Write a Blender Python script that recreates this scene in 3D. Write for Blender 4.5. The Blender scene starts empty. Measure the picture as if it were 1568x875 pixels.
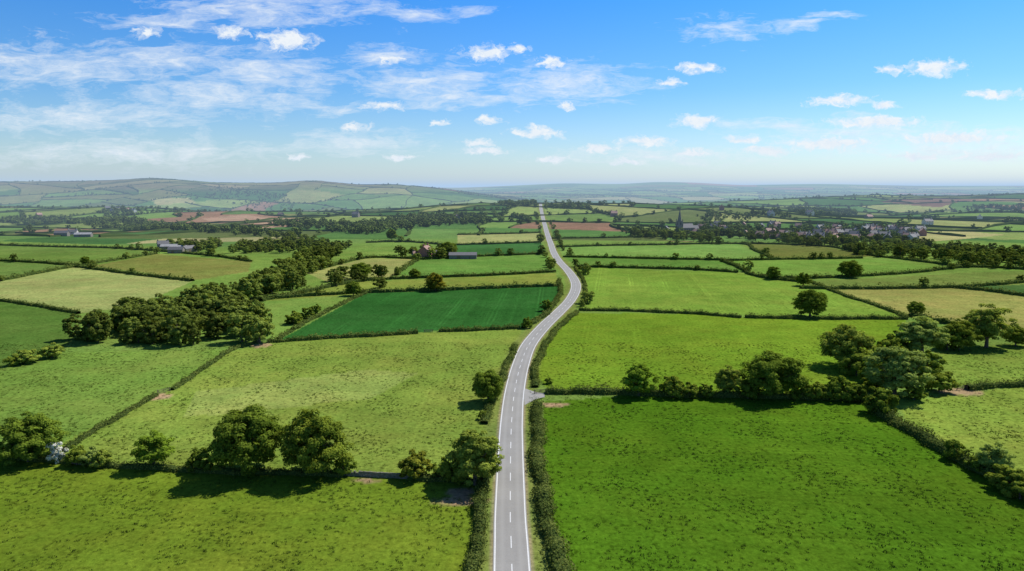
import bpy, math, numpy as np
from mathutils import Vector
rng=np.random.default_rng(7)
F=1060.; CAMZ=60.; HOR=288.; PITCH=math.atan((437.5-HOR)/F)
scene=bpy.context.scene
def lin(c):
    c=np.array(c,float)/255.
    return np.where(c<=0.04045,c/12.92,((c+0.055)/1.055)**2.4)
def sm(a,b,t):
    t=np.clip((t-a)/(b-a),0,1); return t*t*(3-2*t)
# ------------------------------------------------------------------ terrain
def prof_table(pts,Y):
    b=np.linspace(-1.6,1.6,1281)
    px=np.array([(p[0]-784)/F for p in pts]); hh=np.array([CAMZ+(HOR-p[1])*Y/F for p in pts])
    t=np.interp(b,px,hh); k=np.exp(-np.linspace(-2,2,31)**2); k/=k.sum()
    t=np.convolve(np.pad(t,15,mode='edge'),k,'valid'); return b,t
RIDGES=[
 (3300.,800.,prof_table([(-900,330),(600,350),(900,340),(1000,302),(1060,297),(1120,291),(1200,288),(1260,283),(1340,280),(1420,284),(1470,286),(1520,282),(1568,280),(1700,279),(2200,284)],3300.)),
 (4300.,1150.,prof_table([(-900,280),(0,279),(120,278),(180,277),(240,273),(330,280),(420,281),(480,276.5),(560,284),(600,282),(680,289),(740,299),(900,320),(1100,330),(2200,300)],4300.)),
 (9500.,1900.,prof_table([(-900,282),(0,282),(500,284),(700,288),(780,285),(860,281),(950,282.5),(1000,279),(1060,280),(1130,284),(1250,282),(1400,285),(2200,284)],9500.)),
]
def h(x,y):
    x=np.asarray(x,float); y=np.asarray(y,float)
    r=np.hypot(x,y)
    ramp=sm(750,1900,r)*(1-0.4*sm(2500,4000,r))
    roll=ramp*(8*np.sin(x/310+1)+7*np.sin(y/230+x/700+.6)+6*np.sin((x+y)/150+2)+4*np.sin((x-0.6*y)/97))
    roll*=1-0.92*np.exp(-((x-70)/330)**2)*(1-sm(1900,2400,y))
    z=roll+25*np.exp(-((x-70)/360)**2-((y-1650)/400)**2)
    z+=0.5*np.sin(x/37)*np.sin(y/51+1)*sm(60,140,np.abs(x))
    yy=np.maximum(y,1.0); b=x/yy
    for Y,w,(tb,tp) in RIDGES:
        k=np.exp(-((y-Y)/w)**2)
        k=np.where(y<Y-2.0*w,k*sm(Y-2.9*w,Y-2.0*w,y),k)
        z=z*(1-k)+np.interp(b,tb,tp)*k
    return z
def ray(u,v):
    dx=(u-784)/F; dz=-(v-437.5)/F
    return np.array([dx, math.cos(PITCH)+math.sin(PITCH)*dz, -math.sin(PITCH)+math.cos(PITCH)*dz])
TT=np.geomspace(50,15000,4000)
def G(u,v):
    d=ray(u,v); X=d[0]*TT; Y=d[1]*TT; Z=CAMZ+d[2]*TT
    g=Z-h(X,Y); i=np.argmax(g<0)
    if g.min()>=0: i=int(np.argmin(g)); return np.array([X[i],Y[i]])
    if i==0: i=1
    a=g[i-1]/(g[i-1]-g[i]+1e-9)
    return np.array([X[i-1]+(X[i]-X[i-1])*a, Y[i-1]+(Y[i]-Y[i-1])*a])
def GP(p): return np.array([G(a,b) for a,b in p])
def depth_of(p):
    return p[1]*math.cos(PITCH)+(CAMZ-float(h(p[0],p[1])))*math.sin(PITCH)
def inpoly(x,y,poly):
    c=np.zeros(x.shape,bool); n=len(poly); j=n-1
    for i in range(n):
        xi,yi=poly[i]; xj,yj=poly[j]
        if yi!=yj:
            c^=((yi>y)!=(yj>y))&(x<(xj-xi)*(y-yi)/(yj-yi)+xi)
        j=i
    return c
def catmull(P,n=12):
    P=np.array(P); Q=np.vstack([2*P[0]-P[1],P,2*P[-1]-P[-2]]); out=[]
    for i in range(1,len(Q)-2):
        for t in np.linspace(0,1,n,endpoint=False):
            a,b,c,d=Q[i-1],Q[i],Q[i+1],Q[i+2]
            out.append(0.5*((2*b)+(c-a)*t+(2*a-5*b+4*c-d)*t*t+(3*b-a-3*c+d)*t**3))
    out.append(P[-1]); return np.array(out)
def resample(P,step):
    s=np.r_[0,np.cumsum(np.hypot(*np.diff(P,axis=0).T))]
    n=max(2,int(s[-1]/step)+1); t=np.linspace(0,s[-1],n)
    return np.c_[np.interp(t,s,P[:,0]),np.interp(t,s,P[:,1])]
# ------------------------------------------------------------------ mesh helpers
def mk_mesh(name,V,Fc,mats,mi=None,smooth=False,attrs=None):
    V=np.asarray(V,np.float32); Fc=np.asarray(Fc,np.int32); k=Fc.shape[1]
    me=bpy.data.meshes.new(name); me.vertices.add(len(V)); me.vertices.foreach_set('co',V.ravel())
    me.loops.add(Fc.size); me.loops.foreach_set('vertex_index',Fc.ravel())
    me.polygons.add(len(Fc)); me.polygons.foreach_set('loop_start',np.arange(0,Fc.size,k,dtype=np.int32))
    me.polygons.foreach_set('loop_total',np.full(len(Fc),k,np.int32))
    for m in mats: me.materials.append(m)
    if mi is not None: me.polygons.foreach_set('material_index',np.asarray(mi,np.int32))
    if smooth is True: me.polygons.foreach_set('use_smooth',np.ones(len(Fc),bool))
    elif smooth is not False: me.polygons.foreach_set('use_smooth',np.asarray(smooth,bool))
    me.update(calc_edges=True)
    for nm,(tp,arr) in (attrs or {}).items():
        a=me.attributes.new(nm,tp,'POINT')
        key={'FLOAT':'value','FLOAT_VECTOR':'vector','FLOAT_COLOR':'color'}[tp]
        a.data.foreach_set(key,np.asarray(arr,np.float32).ravel())
    return me
def add(name,me,loc=(0,0,0),rot=0,sc=(1,1,1),color=None):
    o=bpy.data.objects.new(name,me); scene.collection.objects.link(o)
    o.location=loc; o.rotation_euler=(0,0,rot); o.scale=sc
    if color is not None: o.color=(*color,1)
    return o
class Geo:
    def __init__(s): s.V=[];s.F=[];s.M=[];s.A=[];s.S=[];s.n=0
    def add(s,V,Fc,m=0,a=0.5,smooth=False):
        V=np.asarray(V,float);Fc=np.asarray(Fc,int)
        s.V.append(V);s.F.append(Fc+s.n);s.M.append(np.full(len(Fc),m) if np.isscalar(m) else m)
        s.A.append(np.full(len(V),a) if np.isscalar(a) else a); s.S.append(np.full(len(Fc),smooth)); s.n+=len(V)
    def mesh(s,name,mats):
        return mk_mesh(name,np.vstack(s.V),np.vstack(s.F),mats,np.concatenate(s.M),np.concatenate(s.S),{'lv':('FLOAT',np.concatenate(s.A))})
def cards(P,N,size,r=rng,jit=0.6):
    n=len(P); N=N+r.normal(0,jit,(n,3)); N/=np.linalg.norm(N,axis=1)[:,None]+1e-9
    R=r.normal(size=(n,3)); U=np.cross(N,R); U/=np.linalg.norm(U,axis=1)[:,None]+1e-9; Vv=np.cross(N,U)
    s=(size*r.uniform(.6,1.3,n))[:,None]
    V=np.stack([P-U*s*.62,P-Vv*s*.42,P+U*s*.62,P+Vv*s*.42],1).reshape(-1,3)
    return V,np.arange(4*n).reshape(n,4)
def tube(pts,rad,k=7):
    pts=np.array(pts,float); V=[];Fc=[]
    for i,p in enumerate(pts):
        t=pts[min(i+1,len(pts)-1)]-pts[max(i-1,0)]; t/=np.linalg.norm(t)+1e-9
        a=np.cross(t,[0.3,1,0.1]); a/=np.linalg.norm(a)+1e-9; b=np.cross(t,a)
        for j in range(k):
            th=2*math.pi*j/k; V.append(p+rad[i]*(a*math.cos(th)+b*math.sin(th)))
    for i in range(len(pts)-1):
        for j in range(k): Fc.append([i*k+j,i*k+(j+1)%k,(i+1)*k+(j+1)%k,(i+1)*k+j])
    return V,Fc
def box(c,s,yaw=0):
    c=np.array(c,float); s=np.array(s,float)/2
    v=np.array([[x,y,z] for z in(-1,1) for x,y in((-1,-1),(1,-1),(1,1),(-1,1))])*s
    ca,sa=math.cos(yaw),math.sin(yaw); v=np.c_[v[:,0]*ca-v[:,1]*sa,v[:,0]*sa+v[:,1]*ca,v[:,2]]+c
    return v,[[0,3,2,1],[4,5,6,7],[0,1,5,4],[1,2,6,5],[2,3,7,6],[3,0,4,7]]
# ------------------------------------------------------------------ materials
def newmat(name):
    m=bpy.data.materials.new(name); m.use_nodes=True; nt=m.node_tree; nt.nodes.clear()
    out=nt.nodes.new('ShaderNodeOutputMaterial'); return m,nt,out
def N(nt,t,**kw):
    n=nt.nodes.new(t)
    for k,v in kw.items(): setattr(n,k,v)
    return n
def noise(nt,vec,scale,detail=3,rough=.55):
    n=N(nt,'ShaderNodeTexNoise'); n.inputs['Scale'].default_value=scale; n.inputs['Detail'].default_value=detail
    n.inputs['Roughness'].default_value=rough; nt.links.new(vec,n.inputs['Vector']); return n.outputs['Fac']
def mth(nt,op,a,b=None,c=None,clamp=False):
    n=N(nt,'ShaderNodeMath',operation=op,use_clamp=clamp)
    for i,x in enumerate((a,b,c)):
        if x is None: continue
        if hasattr(x,'is_output'): nt.links.new(x,n.inputs[i])
        else: n.inputs[i].default_value=x
    return n.outputs[0]
def mrange(nt,x,a,b,c,d):
    n=N(nt,'ShaderNodeMapRange'); nt.links.new(x,n.inputs[0])
    for i,v in enumerate((a,b,c,d)): n.inputs[i+1].default_value=v
    return n.outputs[0]
def mixc(nt,f,a,b,mode='MIX'):
    n=N(nt,'ShaderNodeMix',data_type='RGBA',blend_type=mode)
    for s,x in ((n.inputs[0],f),(n.inputs[6],a),(n.inputs[7],b)):
        if hasattr(x,'is_output'): nt.links.new(x,s)
        elif isinstance(x,(int,float)): s.default_value=x
        else: s.default_value=(*x[:3],1)
    return n.outputs[2]
def scalec(nt,c,f):
    n=N(nt,'ShaderNodeVectorMath',operation='SCALE'); nt.links.new(c,n.inputs[0])
    if hasattr(f,'is_output'): nt.links.new(f,n.inputs['Scale'])
    else: n.inputs['Scale'].default_value=f
    return n.outputs[0]
def pos(nt): return N(nt,'ShaderNodeNewGeometry').outputs['Position']
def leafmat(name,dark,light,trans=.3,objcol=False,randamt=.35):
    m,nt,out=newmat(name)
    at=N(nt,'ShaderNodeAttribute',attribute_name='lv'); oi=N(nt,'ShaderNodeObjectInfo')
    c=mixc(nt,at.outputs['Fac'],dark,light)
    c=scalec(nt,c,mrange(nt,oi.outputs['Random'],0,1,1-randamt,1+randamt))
    if objcol: c=mixc(nt,1.0,c,oi.outputs['Color'],'MULTIPLY')
    d=N(nt,'ShaderNodeBsdfDiffuse')
    nt.links.new(c,d.inputs[0]); res=d
    if trans>0:
        t=N(nt,'ShaderNodeBsdfTranslucent'); mx=N(nt,'ShaderNodeMixShader'); mx.inputs[0].default_value=trans
        nt.links.new(mixc(nt,1.0,c,(1.4,1.25,.5),'MULTIPLY'),t.inputs[0])
        nt.links.new(d.outputs[0],mx.inputs[1]); nt.links.new(t.outputs[0],mx.inputs[2]); res=mx
    nt.links.new(res.outputs[0],out.inputs[0])
    return m
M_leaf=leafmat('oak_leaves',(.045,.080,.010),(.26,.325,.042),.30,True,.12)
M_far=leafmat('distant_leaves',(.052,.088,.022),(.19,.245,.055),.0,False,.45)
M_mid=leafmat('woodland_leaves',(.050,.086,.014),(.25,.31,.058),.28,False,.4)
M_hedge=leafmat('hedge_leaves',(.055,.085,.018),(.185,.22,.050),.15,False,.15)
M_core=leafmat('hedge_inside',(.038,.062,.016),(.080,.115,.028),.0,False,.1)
M_bloss=leafmat('hawthorn_blossom',(.50,.50,.43),(.80,.80,.74),.2,False,.05)
def simple(name,c1,c2,scale,rough=.85,bump=0,detail=4):
    m,nt,out=newmat(name); p=N(nt,'ShaderNodeTexCoord').outputs['Object']; n=noise(nt,p,scale,detail,.6)
    b=N(nt,'ShaderNodeBsdfPrincipled'); b.inputs['Roughness'].default_value=rough
    nt.links.new(mixc(nt,mrange(nt,n,.3,.7,0,1),c1,c2),b.inputs['Base Color'])
    if bump:
        bp=N(nt,'ShaderNodeBump'); bp.inputs['Strength'].default_value=bump; bp.inputs['Distance'].default_value=.05
        nt.links.new(n,bp.inputs['Height']); nt.links.new(bp.outputs[0],b.inputs['Normal'])
    nt.links.new(b.outputs[0],out.inputs[0]); return m
M_bark=simple('bark',(.07,.05,.035),(.14,.11,.08),3,.9,.6)
M_stone=simple('stone_masonry',(.16,.14,.115),(.28,.25,.21),2.5,.9,.4)
M_drystone=simple('dry_stone',(.10,.10,.06),(.24,.225,.17),1.2,.95,.4)
M_render=simple('white_render',(.50,.47,.42),(.62,.59,.53),.6,.85)
M_brick=simple('red_brick',(.27,.12,.09),(.38,.19,.14),1.5,.9)
M_slate=simple('slate_roof',(.10,.10,.11),(.18,.175,.18),1.2,.7)
M_tile=simple('tile_roof',(.28,.16,.13),(.40,.25,.20),1.2,.8)
M_metal=simple('sheet_roof',(.28,.28,.28),(.42,.41,.40),.5,.6)
M_glass=simple('window_glass',(.02,.025,.03),(.05,.06,.07),1,.15)
M_wood=simple('weathered_wood',(.13,.09,.06),(.25,.19,.13),4,.9)
M_line=simple('road_paint',(.62,.62,.60),(.80,.80,.78),3,.6)
def asphalt():
    m,nt,out=newmat('asphalt'); p=pos(nt)
    a=noise(nt,p,.12,5,.6); b=noise(nt,p,3.,3,.7)
    c=mixc(nt,mrange(nt,a,.3,.7,0,1),(.255,.245,.225),(.32,.308,.285))
    c=mixc(nt,mrange(nt,b,.4,.75,0,.4),c,(.19,.183,.17))
    at=N(nt,'ShaderNodeAttribute',attribute_name='lv')
    c=mixc(nt,at.outputs['Fac'],c,(.39,.378,.35))
    bs=N(nt,'ShaderNodeBsdfPrincipled'); bs.inputs['Roughness'].default_value=.85; nt.links.new(c,bs.inputs['Base Color'])
    nt.links.new(bs.outputs[0],out.inputs[0]); return m
M_road=asphalt()
def groundmat():
    m,nt,out=newmat('field_grass'); L=nt.links.new; p=pos(nt)
    col=N(nt,'ShaderNodeAttribute',attribute_name='fcol').outputs['Color']
    row=N(nt,'ShaderNodeAttribute',attribute_name='frow').outputs['Vector']
    sep=N(nt,'ShaderNodeSeparateXYZ'); L(row,sep.inputs[0])
    big=noise(nt,p,.013,3,.5); mid=noise(nt,p,.09,4,.6); fin=noise(nt,p,.9,4,.8)
    mp=N(nt,'ShaderNodeMapping'); L(p,mp.inputs[0]); mp.inputs['Scale'].default_value=(.7,.5,1)
    spk=noise(nt,mp.outputs[0],.9,2,.7)
    dp=N(nt,'ShaderNodeCombineXYZ'); d=N(nt,'ShaderNodeVectorMath',operation='DOT_PRODUCT')
    cx=N(nt,'ShaderNodeCombineXYZ'); L(sep.outputs[0],cx.inputs[0]); L(sep.outputs[1],cx.inputs[1])
    L(p,d.inputs[0]); L(cx.outputs[0],d.inputs[1])
    dv=mth(nt,'ADD',d.outputs['Value'],mth(nt,'MULTIPLY',mid,1.4)); L(dv,dp.inputs[0])
    rw=noise(nt,dp.outputs[0],.25,4,.75)
    patch=mrange(nt,noise(nt,p,.02,2,.5),.40,.62,.15,1.)
    st=mth(nt,'MULTIPLY',sep.outputs[2],patch)
    rows=mth(nt,'MULTIPLY',mth(nt,'SUBTRACT',rw,.5),mth(nt,'MULTIPLY',st,1.5))
    tl=mth(nt,'ABSOLUTE',mth(nt,'SUBTRACT',mth(nt,'ABSOLUTE',mth(nt,'SUBTRACT',mth(nt,'FRACT',mth(nt,'DIVIDE',dv,21.)),.5)),.045))
    tram=mth(nt,'MULTIPLY',mrange(nt,tl,.012,.03,1,0),mth(nt,'MULTIPLY',st,.35))
    f=mrange(nt,big,.3,.7,.84,1.16)
    f=mth(nt,'MULTIPLY',f,mrange(nt,mid,.25,.75,.82,1.18))
    f=mth(nt,'MULTIPLY',f,mrange(nt,fin,.25,.75,.52,1.48))
    f=mth(nt,'MULTIPLY',f,mrange(nt,spk,.57,.68,1,.58))
    f=mth(nt,'MULTIPLY',f,mth(nt,'ADD',mth(nt,'ADD',1,rows),tram))
    c=scalec(nt,col,f)
    c=mixc(nt,mrange(nt,noise(nt,p,.035,5,.7),.42,.70,0,.75),c,mixc(nt,1.,c,(1.36,1.06,1.25),'MULTIPLY'))
    c=mixc(nt,mrange(nt,noise(nt,p,.21,5,.75),.50,.72,0,.5),c,mixc(nt,1.,c,(.70,.80,.85),'MULTIPLY'))
    b=N(nt,'ShaderNodeBsdfDiffuse'); L(c,b.inputs[0])
    bp=N(nt,'ShaderNodeBump'); bp.inputs['Strength'].default_value=.5; bp.inputs['Distance'].default_value=.3
    L(fin,bp.inputs['Height']); L(bp.outputs[0],b.inputs['Normal'])
    L(b.outputs[0],out.inputs[0]); return m
M_ground=groundmat()
# ------------------------------------------------------------------ road line
rp=[(784,875),(781.5,800),(781.5,740),(782,690),(783.5,645),(788,600),(797,560),(810,528),(833,500),(856,478),(873,460),(881.5,443),(880,430),(870,415),(856,400),(848,387),(843.5,374),(838.5,360),(834.5,346),(831,332),(828.5,320),(828,313.5)]
RP=GP(rp); RP=np.vstack([[[2,-260],[1.5,0]],RP,[[75,1800],[90,2100]]])
ROAD=resample(catmull(RP,16),3.0)
def roadx(y): return np.interp(y,ROAD[:,1],ROAD[:,0])
_sl=np.gradient(ROAD[:,0])/np.maximum(np.gradient(ROAD[:,1]),.2)
def roaddist(x,y):
    s=np.interp(y,ROAD[:,1],_sl); return (x-roadx(y))/np.sqrt(1+s*s)
# ------------------------------------------------------------------ far field pattern
def warp(x,y): return 18*np.sin(y/120)+11*np.sin(y/53+x/300), 17*np.sin(x/140)+10*np.sin(x/61+y/250)
def unwarp(Q):
    p=Q.copy()
    for _ in range(12):
        wx,wy=warp(p[:,0],p[:,1]); p=Q-np.c_[wx,wy]
    return p
leaves=[];segs=[]
brng=np.random.default_rng(21)
def clip(poly,c,n,sgn):
    out=[];d=((poly-c)@n)*sgn
    for i in range(len(poly)):
        j=(i+1)%len(poly)
        if d[i]>=0: out.append(poly[i])
        if (d[i]>=0)!=(d[j]>=0): out.append(poly[i]+(poly[j]-poly[i])*d[i]/(d[i]-d[j]))
    return np.array(out)
def area(p): return .5*abs(np.sum(p[:,0]*np.roll(p[:,1],-1)-p[:,1]*np.roll(p[:,0],-1)))
def bsp(poly,dep=0):
    c=poly.mean(0); A=area(poly)
    out=np.min(np.abs(poly[:,0]))>0.95*np.max(poly[:,1])+400 and np.all(np.sign(poly[:,0])==np.sign(poly[0,0]))
    tgt=(150+.05*c[1])*(100+.045*c[1])*brng.uniform(.6,1.7)
    if A<tgt or out or dep>26:
        leaves.append(c); return len(leaves)-1
    cov=np.cov(poly.T); w,v=np.linalg.eigh(cov); n=v[:,1]
    if n[0]<0:n=-n
    a=math.atan2(n[1],n[0]); a+=brng.normal(0,.13)
    n=np.array([math.cos(a),math.sin(a)]); c0=c+n*math.sqrt(w[1])*brng.uniform(-.45,.45)
    P=clip(poly,c0,n,1);Q=clip(poly,c0,n,-1)
    if len(P)<3 or len(Q)<3: leaves.append(c); return len(leaves)-1
    d=(P-c0)@n; on=P[np.abs(d)<1e-6]
    if len(on)>=2: segs.append((on[0],on[-1]))
    return (c0,n,bsp(P,dep+1),bsp(Q,dep+1))
tree=bsp(np.array([[-8500.,300.],[8500.,300.],[8500.,9000.],[-8500.,9000.]]))
leafc=np.array(leaves)
def lookup(x,y):
    wx,wy=warp(x,y); P=np.c_[x+wx,y+wy]; out=np.zeros(len(x),int)
    st=[(tree,np.arange(len(x)))]
    while st:
        nd,idx=st.pop()
        if len(idx)==0: continue
        if isinstance(nd,tuple):
            s=(P[idx]-nd[0])@nd[1]>=0; st.append((nd[2],idx[s])); st.append((nd[3],idx[~s]))
        else: out[idx]=nd
    return out
pal=[((98,132,64),5),((112,144,68),5),((82,120,56),4),((130,150,78),3.2),((68,106,52),2.5),((144,154,90),1.8),((156,156,104),.9),((122,128,72),2.4),((146,118,90),1.1),((100,116,62),2.5)]
pc=np.array([lin(c) for c,_ in pal]); pw=np.array([w for _,w in pal]); pw/=pw.sum()
LC=pc[brng.choice(len(pal),len(leafc),p=pw)]*brng.uniform(.85,1.15,(len(leafc),1))
LD=brng.uniform(0,math.pi,len(leafc))
# ------------------------------------------------------------------ surveyed fields
FIELDS=[
 ((114,144,64),[(-400,420),(-400,900),(1900,900),(1900,395),(1480,368),(1200,372),(840,368),(700,368),(560,372),(300,380),(0,370)],.1),
 ((108,132,38),[(-200,690),(60,706),(200,716),(300,720),(530,728),(745,742),(728,875),(722,900),(-300,900)],.12),
 ((124,147,60),[(90,680),(240,608),(300,575),(350,540),(400,526),(640,510),(800,504),(765,605),(745,742),(530,728),(300,720),(200,716),(85,705)],.2),
 ((114,144,60),[(-300,600),(0,566),(100,540),(345,535),(300,575),(240,608),(90,680),(85,705),(-300,680)],.2),
 ((138,156,76),[(300,600),(560,566),(640,572),(570,610),(280,640)],.2),
 ((50,100,42),[(425,522),(560,449),(858,438),(862,450),(845,475),(800,501),(640,509)],.45),
 ((118,150,66),[(392,526),(385,462),(560,449),(425,522)],.1),
 ((128,144,62),[(385,458),(550,432),(850,418),(858,438),(560,449),(400,462)],.1),
 ((100,138,60),[(605,422),(640,398),(838,389),(850,417),(740,424)],.2),
 ((150,158,88),[(470,418),(560,396),(638,397),(600,424),(500,432)],.1),
 ((66,112,54),[(690,375),(828,372),(838,388),(700,394)],.1),
 ((156,164,98),[(700,360),(828,357),(834,370),(700,373)],.1),
 ((150,162,92),[(-300,432),(0,431),(115,409),(295,431),(210,468),(125,480),(0,460),(-300,440)],.3),
 ((88,120,50),[(-300,445),(0,462),(122,482),(105,528),(0,562),(-300,590)],.1),
 ((122,130,64),[(138,408),(240,389),(385,401),(380,416),(300,429)],.1),
 ((106,134,60),[(-200,372),(0,376),(200,382),(232,388),(130,406),(-200,396)],.1),
 ((104,132,62),[(-300,398),(0,400),(112,408),(0,428),(-300,430)],.1),
 ((80,117,26),[(832,616),(960,606),(1180,611),(1320,614),(1400,668),(1480,712),(1568,768),(2000,1000),(2000,1100),(858,1100),(852,875),(828,740)],.2),
 ((110,141,40),[(838,596),(818,570),(835,530),(862,495),(885,479),(1060,481),(1140,487),(1385,489),(1400,520),(1320,610),(1180,607),(960,603)],.15),
 ((118,149,56),[(886,473),(893,450),(890,425),(880,409),(1130,418),(1230,434),(1290,452),(1385,486),(1140,484),(1060,478)],.31),
 ((128,152,60),[(1370,615),(1568,592),(2000,560),(2000,900),(1568,758),(1480,706),(1400,662)],.1),
 ((120,146,58),[(1400,545),(1600,520),(2000,500),(2000,575),(1568,590),(1440,600)],.1),
 ((142,146,76),[(1272,444),(1480,440),(1600,458),(1900,500),(1568,510),(1400,484),(1290,452)],.15),
 ((110,144,60),[(1105,400),(1310,395),(1480,409),(1440,415),(1240,427),(1160,424)],.15),
 ((98,136,58),[(862,394),(1105,399),(1150,417),(885,408)],.12),
 ((118,154,72),[(852,379),(1130,374),(1185,397),(1105,399),(860,393)],.15),
 ((108,118,56),[(1135,373),(1262,378),(1340,393),(1195,398)],.1),
 ((112,132,62),[(1225,432),(1480,418),(1700,412),(1800,440),(1480,440),(1270,443)],.15),
 ((72,102,50),[(1450,440),(1700,432),(1900,460),(1600,458)],.1),
 ((172,144,114),[(310,335),(375,329),(455,334),(470,345),(400,350),(340,343)],.2),
 ((124,100,82),[(1345,309),(1430,303),(1500,306),(1440,318)],.1),
 ((170,170,108),[(1340,362),(1460,352),(1540,360),(1420,370)],.1),
 ((166,166,106),[(230,306),(290,304),(300,311),(240,314)],.1),
]
SOIL=[((705,768),5.5,1.8),((848,620),4,1.8),((246,608),3.5,3),((400,529),4,4),((1470,600),7,4),((705,755),3,2.5),((560,736),3,1)]
# ------------------------------------------------------------------ ground sheet
rad=np.r_[.02,np.linspace(8,60,12),60*1.0098**np.arange(1,575)]
rad=rad[rad<16500]
ang=np.r_[np.linspace(-48,48,801),np.linspace(48,312,90)[1:-1]]*math.pi/180
R,A=np.meshgrid(rad,ang,indexing='ij'); gx=(R*np.sin(A)).ravel(); gy=(R*np.cos(A)).ravel(); gz=h(gx,gy)
nr,na=len(rad),len(ang)
i,j=np.meshgrid(np.arange(nr-1),np.arange(na),indexing='ij'); j2=(j+1)%na
FQ=np.stack([i*na+j,i*na+j2,(i+1)*na+j2,(i+1)*na+j],-1).reshape(-1,4)
lf=lookup(gx,gy); fc=LC[lf].copy(); ld=LD[lf]; frow=np.c_[np.cos(ld),np.sin(ld),np.full(len(gx),.12)]
for ci,poly,st in FIELDS:
    P=GP(poly); bb=(gx>P[:,0].min())&(gx<P[:,0].max())&(gy>P[:,1].min())&(gy<P[:,1].max()); idx=np.where(bb)[0]
    ins=idx[inpoly(gx[idx],gy[idx],P)]; fc[ins]=lin(ci)
    e=P[2]-P[1] if st<.3 else P[1]-P[0]; e=e/np.linalg.norm(e); frow[ins]=[-e[1],e[0],st*2.0]
near=(gy<150)&(np.hypot(gx,gy)<110); fc[near&(gx>0)]=lin((80,117,26)); fc[near&(gx<=0)]=lin((108,132,38))
moor=(sm(28,70,gz)*(gx<-200)*(gy<6000)*(.6+.4*np.sin(gx/240)*np.sin(gy/310)))[:,None]
fc=fc*(1-moor)+lin((122,108,80))*moor
d=np.abs(roaddist(gx,gy)); ok=(gy>-300)&(gy<1800)
v=(ok*(1-sm(5.5,7.5,d)))[:,None]; fc=fc*(1-v)+lin((118,136,64))*v
v=(ok*(1-sm(3.2,3.9,d)))[:,None]*.7; fc=fc*(1-v)+lin((156,146,116))*v
for (u,w),a,b in SOIL:
    c=G(u,w); q=((gx-c[0])/a)**2+((gy-c[1])/b)**2+.35*np.sin(gx*1.7)*np.sin(gy*1.3)
    v=(1-sm(.5,1.2,q))[:,None]*.85; fc=fc*(1-v)+lin((176,146,116))*v
gcol=np.c_[fc*.85,np.ones(len(gx))]
me=mk_mesh('ground',np.c_[gx,gy,gz],FQ,[M_ground],None,True,{'fcol':('FLOAT_COLOR',gcol),'frow':('FLOAT_VECTOR',frow)})
add('ground',me)
# ------------------------------------------------------------------ road
def ribbon(path,offs,zo):
    t=np.gradient(path,axis=0); t/=np.linalg.norm(t,axis=1)[:,None]; n=np.c_[t[:,1],-t[:,0]]
    k=len(offs); P=np.stack([path+n*o for o in offs],1).reshape(-1,2); V=np.c_[P,h(P[:,0],P[:,1])+zo]
    Fc=[[a*k+b,a*k+b+1,(a+1)*k+b+1,(a+1)*k+b] for a in range(len(path)-1) for b in range(k-1)]
    return V,np.array(Fc)[:,::-1]
offs=[-3.05,-2.2,-1.5,-.8,0,.8,1.5,2.2,3.05]; V,Fc=ribbon(ROAD,offs,.05)
wear=np.tile([.25,.0,.35,.0,.1,.0,.35,.0,.25],len(ROAD))
add('road',mk_mesh('road',V,Fc,[M_road],None,True,{'lv':('FLOAT',wear)}))
g=Geo()
for o in(-2.75,2.75): V,Fc=ribbon(ROAD,[o-.11,o+.11],.056); g.add(V,Fc,0)
fine=resample(ROAD,1.0); s=0
while s+4<len(fine)-1:
    V,Fc=ribbon(fine[s:s+5],[-.08,.08],.057); g.add(V,Fc,0); s+=9
add('road_markings',g.mesh('road_markings',[M_line]))
jc=G(808,607); g=Geo(); V=[]
for t in np.linspace(0,1,8):
    w=6.5*(1-t)**1.6+2.0; x0=2.95+t*6
    for k in(-1,-.5,0,.5,1): V.append([roadx(jc[1])+x0,jc[1]+k*w+t*1.0,.044])
V=np.array(V); V[:,2]+=h(V[:,0],V[:,1])
Fc=[[a*5+b,(a+1)*5+b,(a+1)*5+b+1,a*5+b+1] for a in range(7) for b in range(4)]
g.add(V,Fc,0,.3); add('side_track',g.mesh('side_track',[M_road]))
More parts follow.
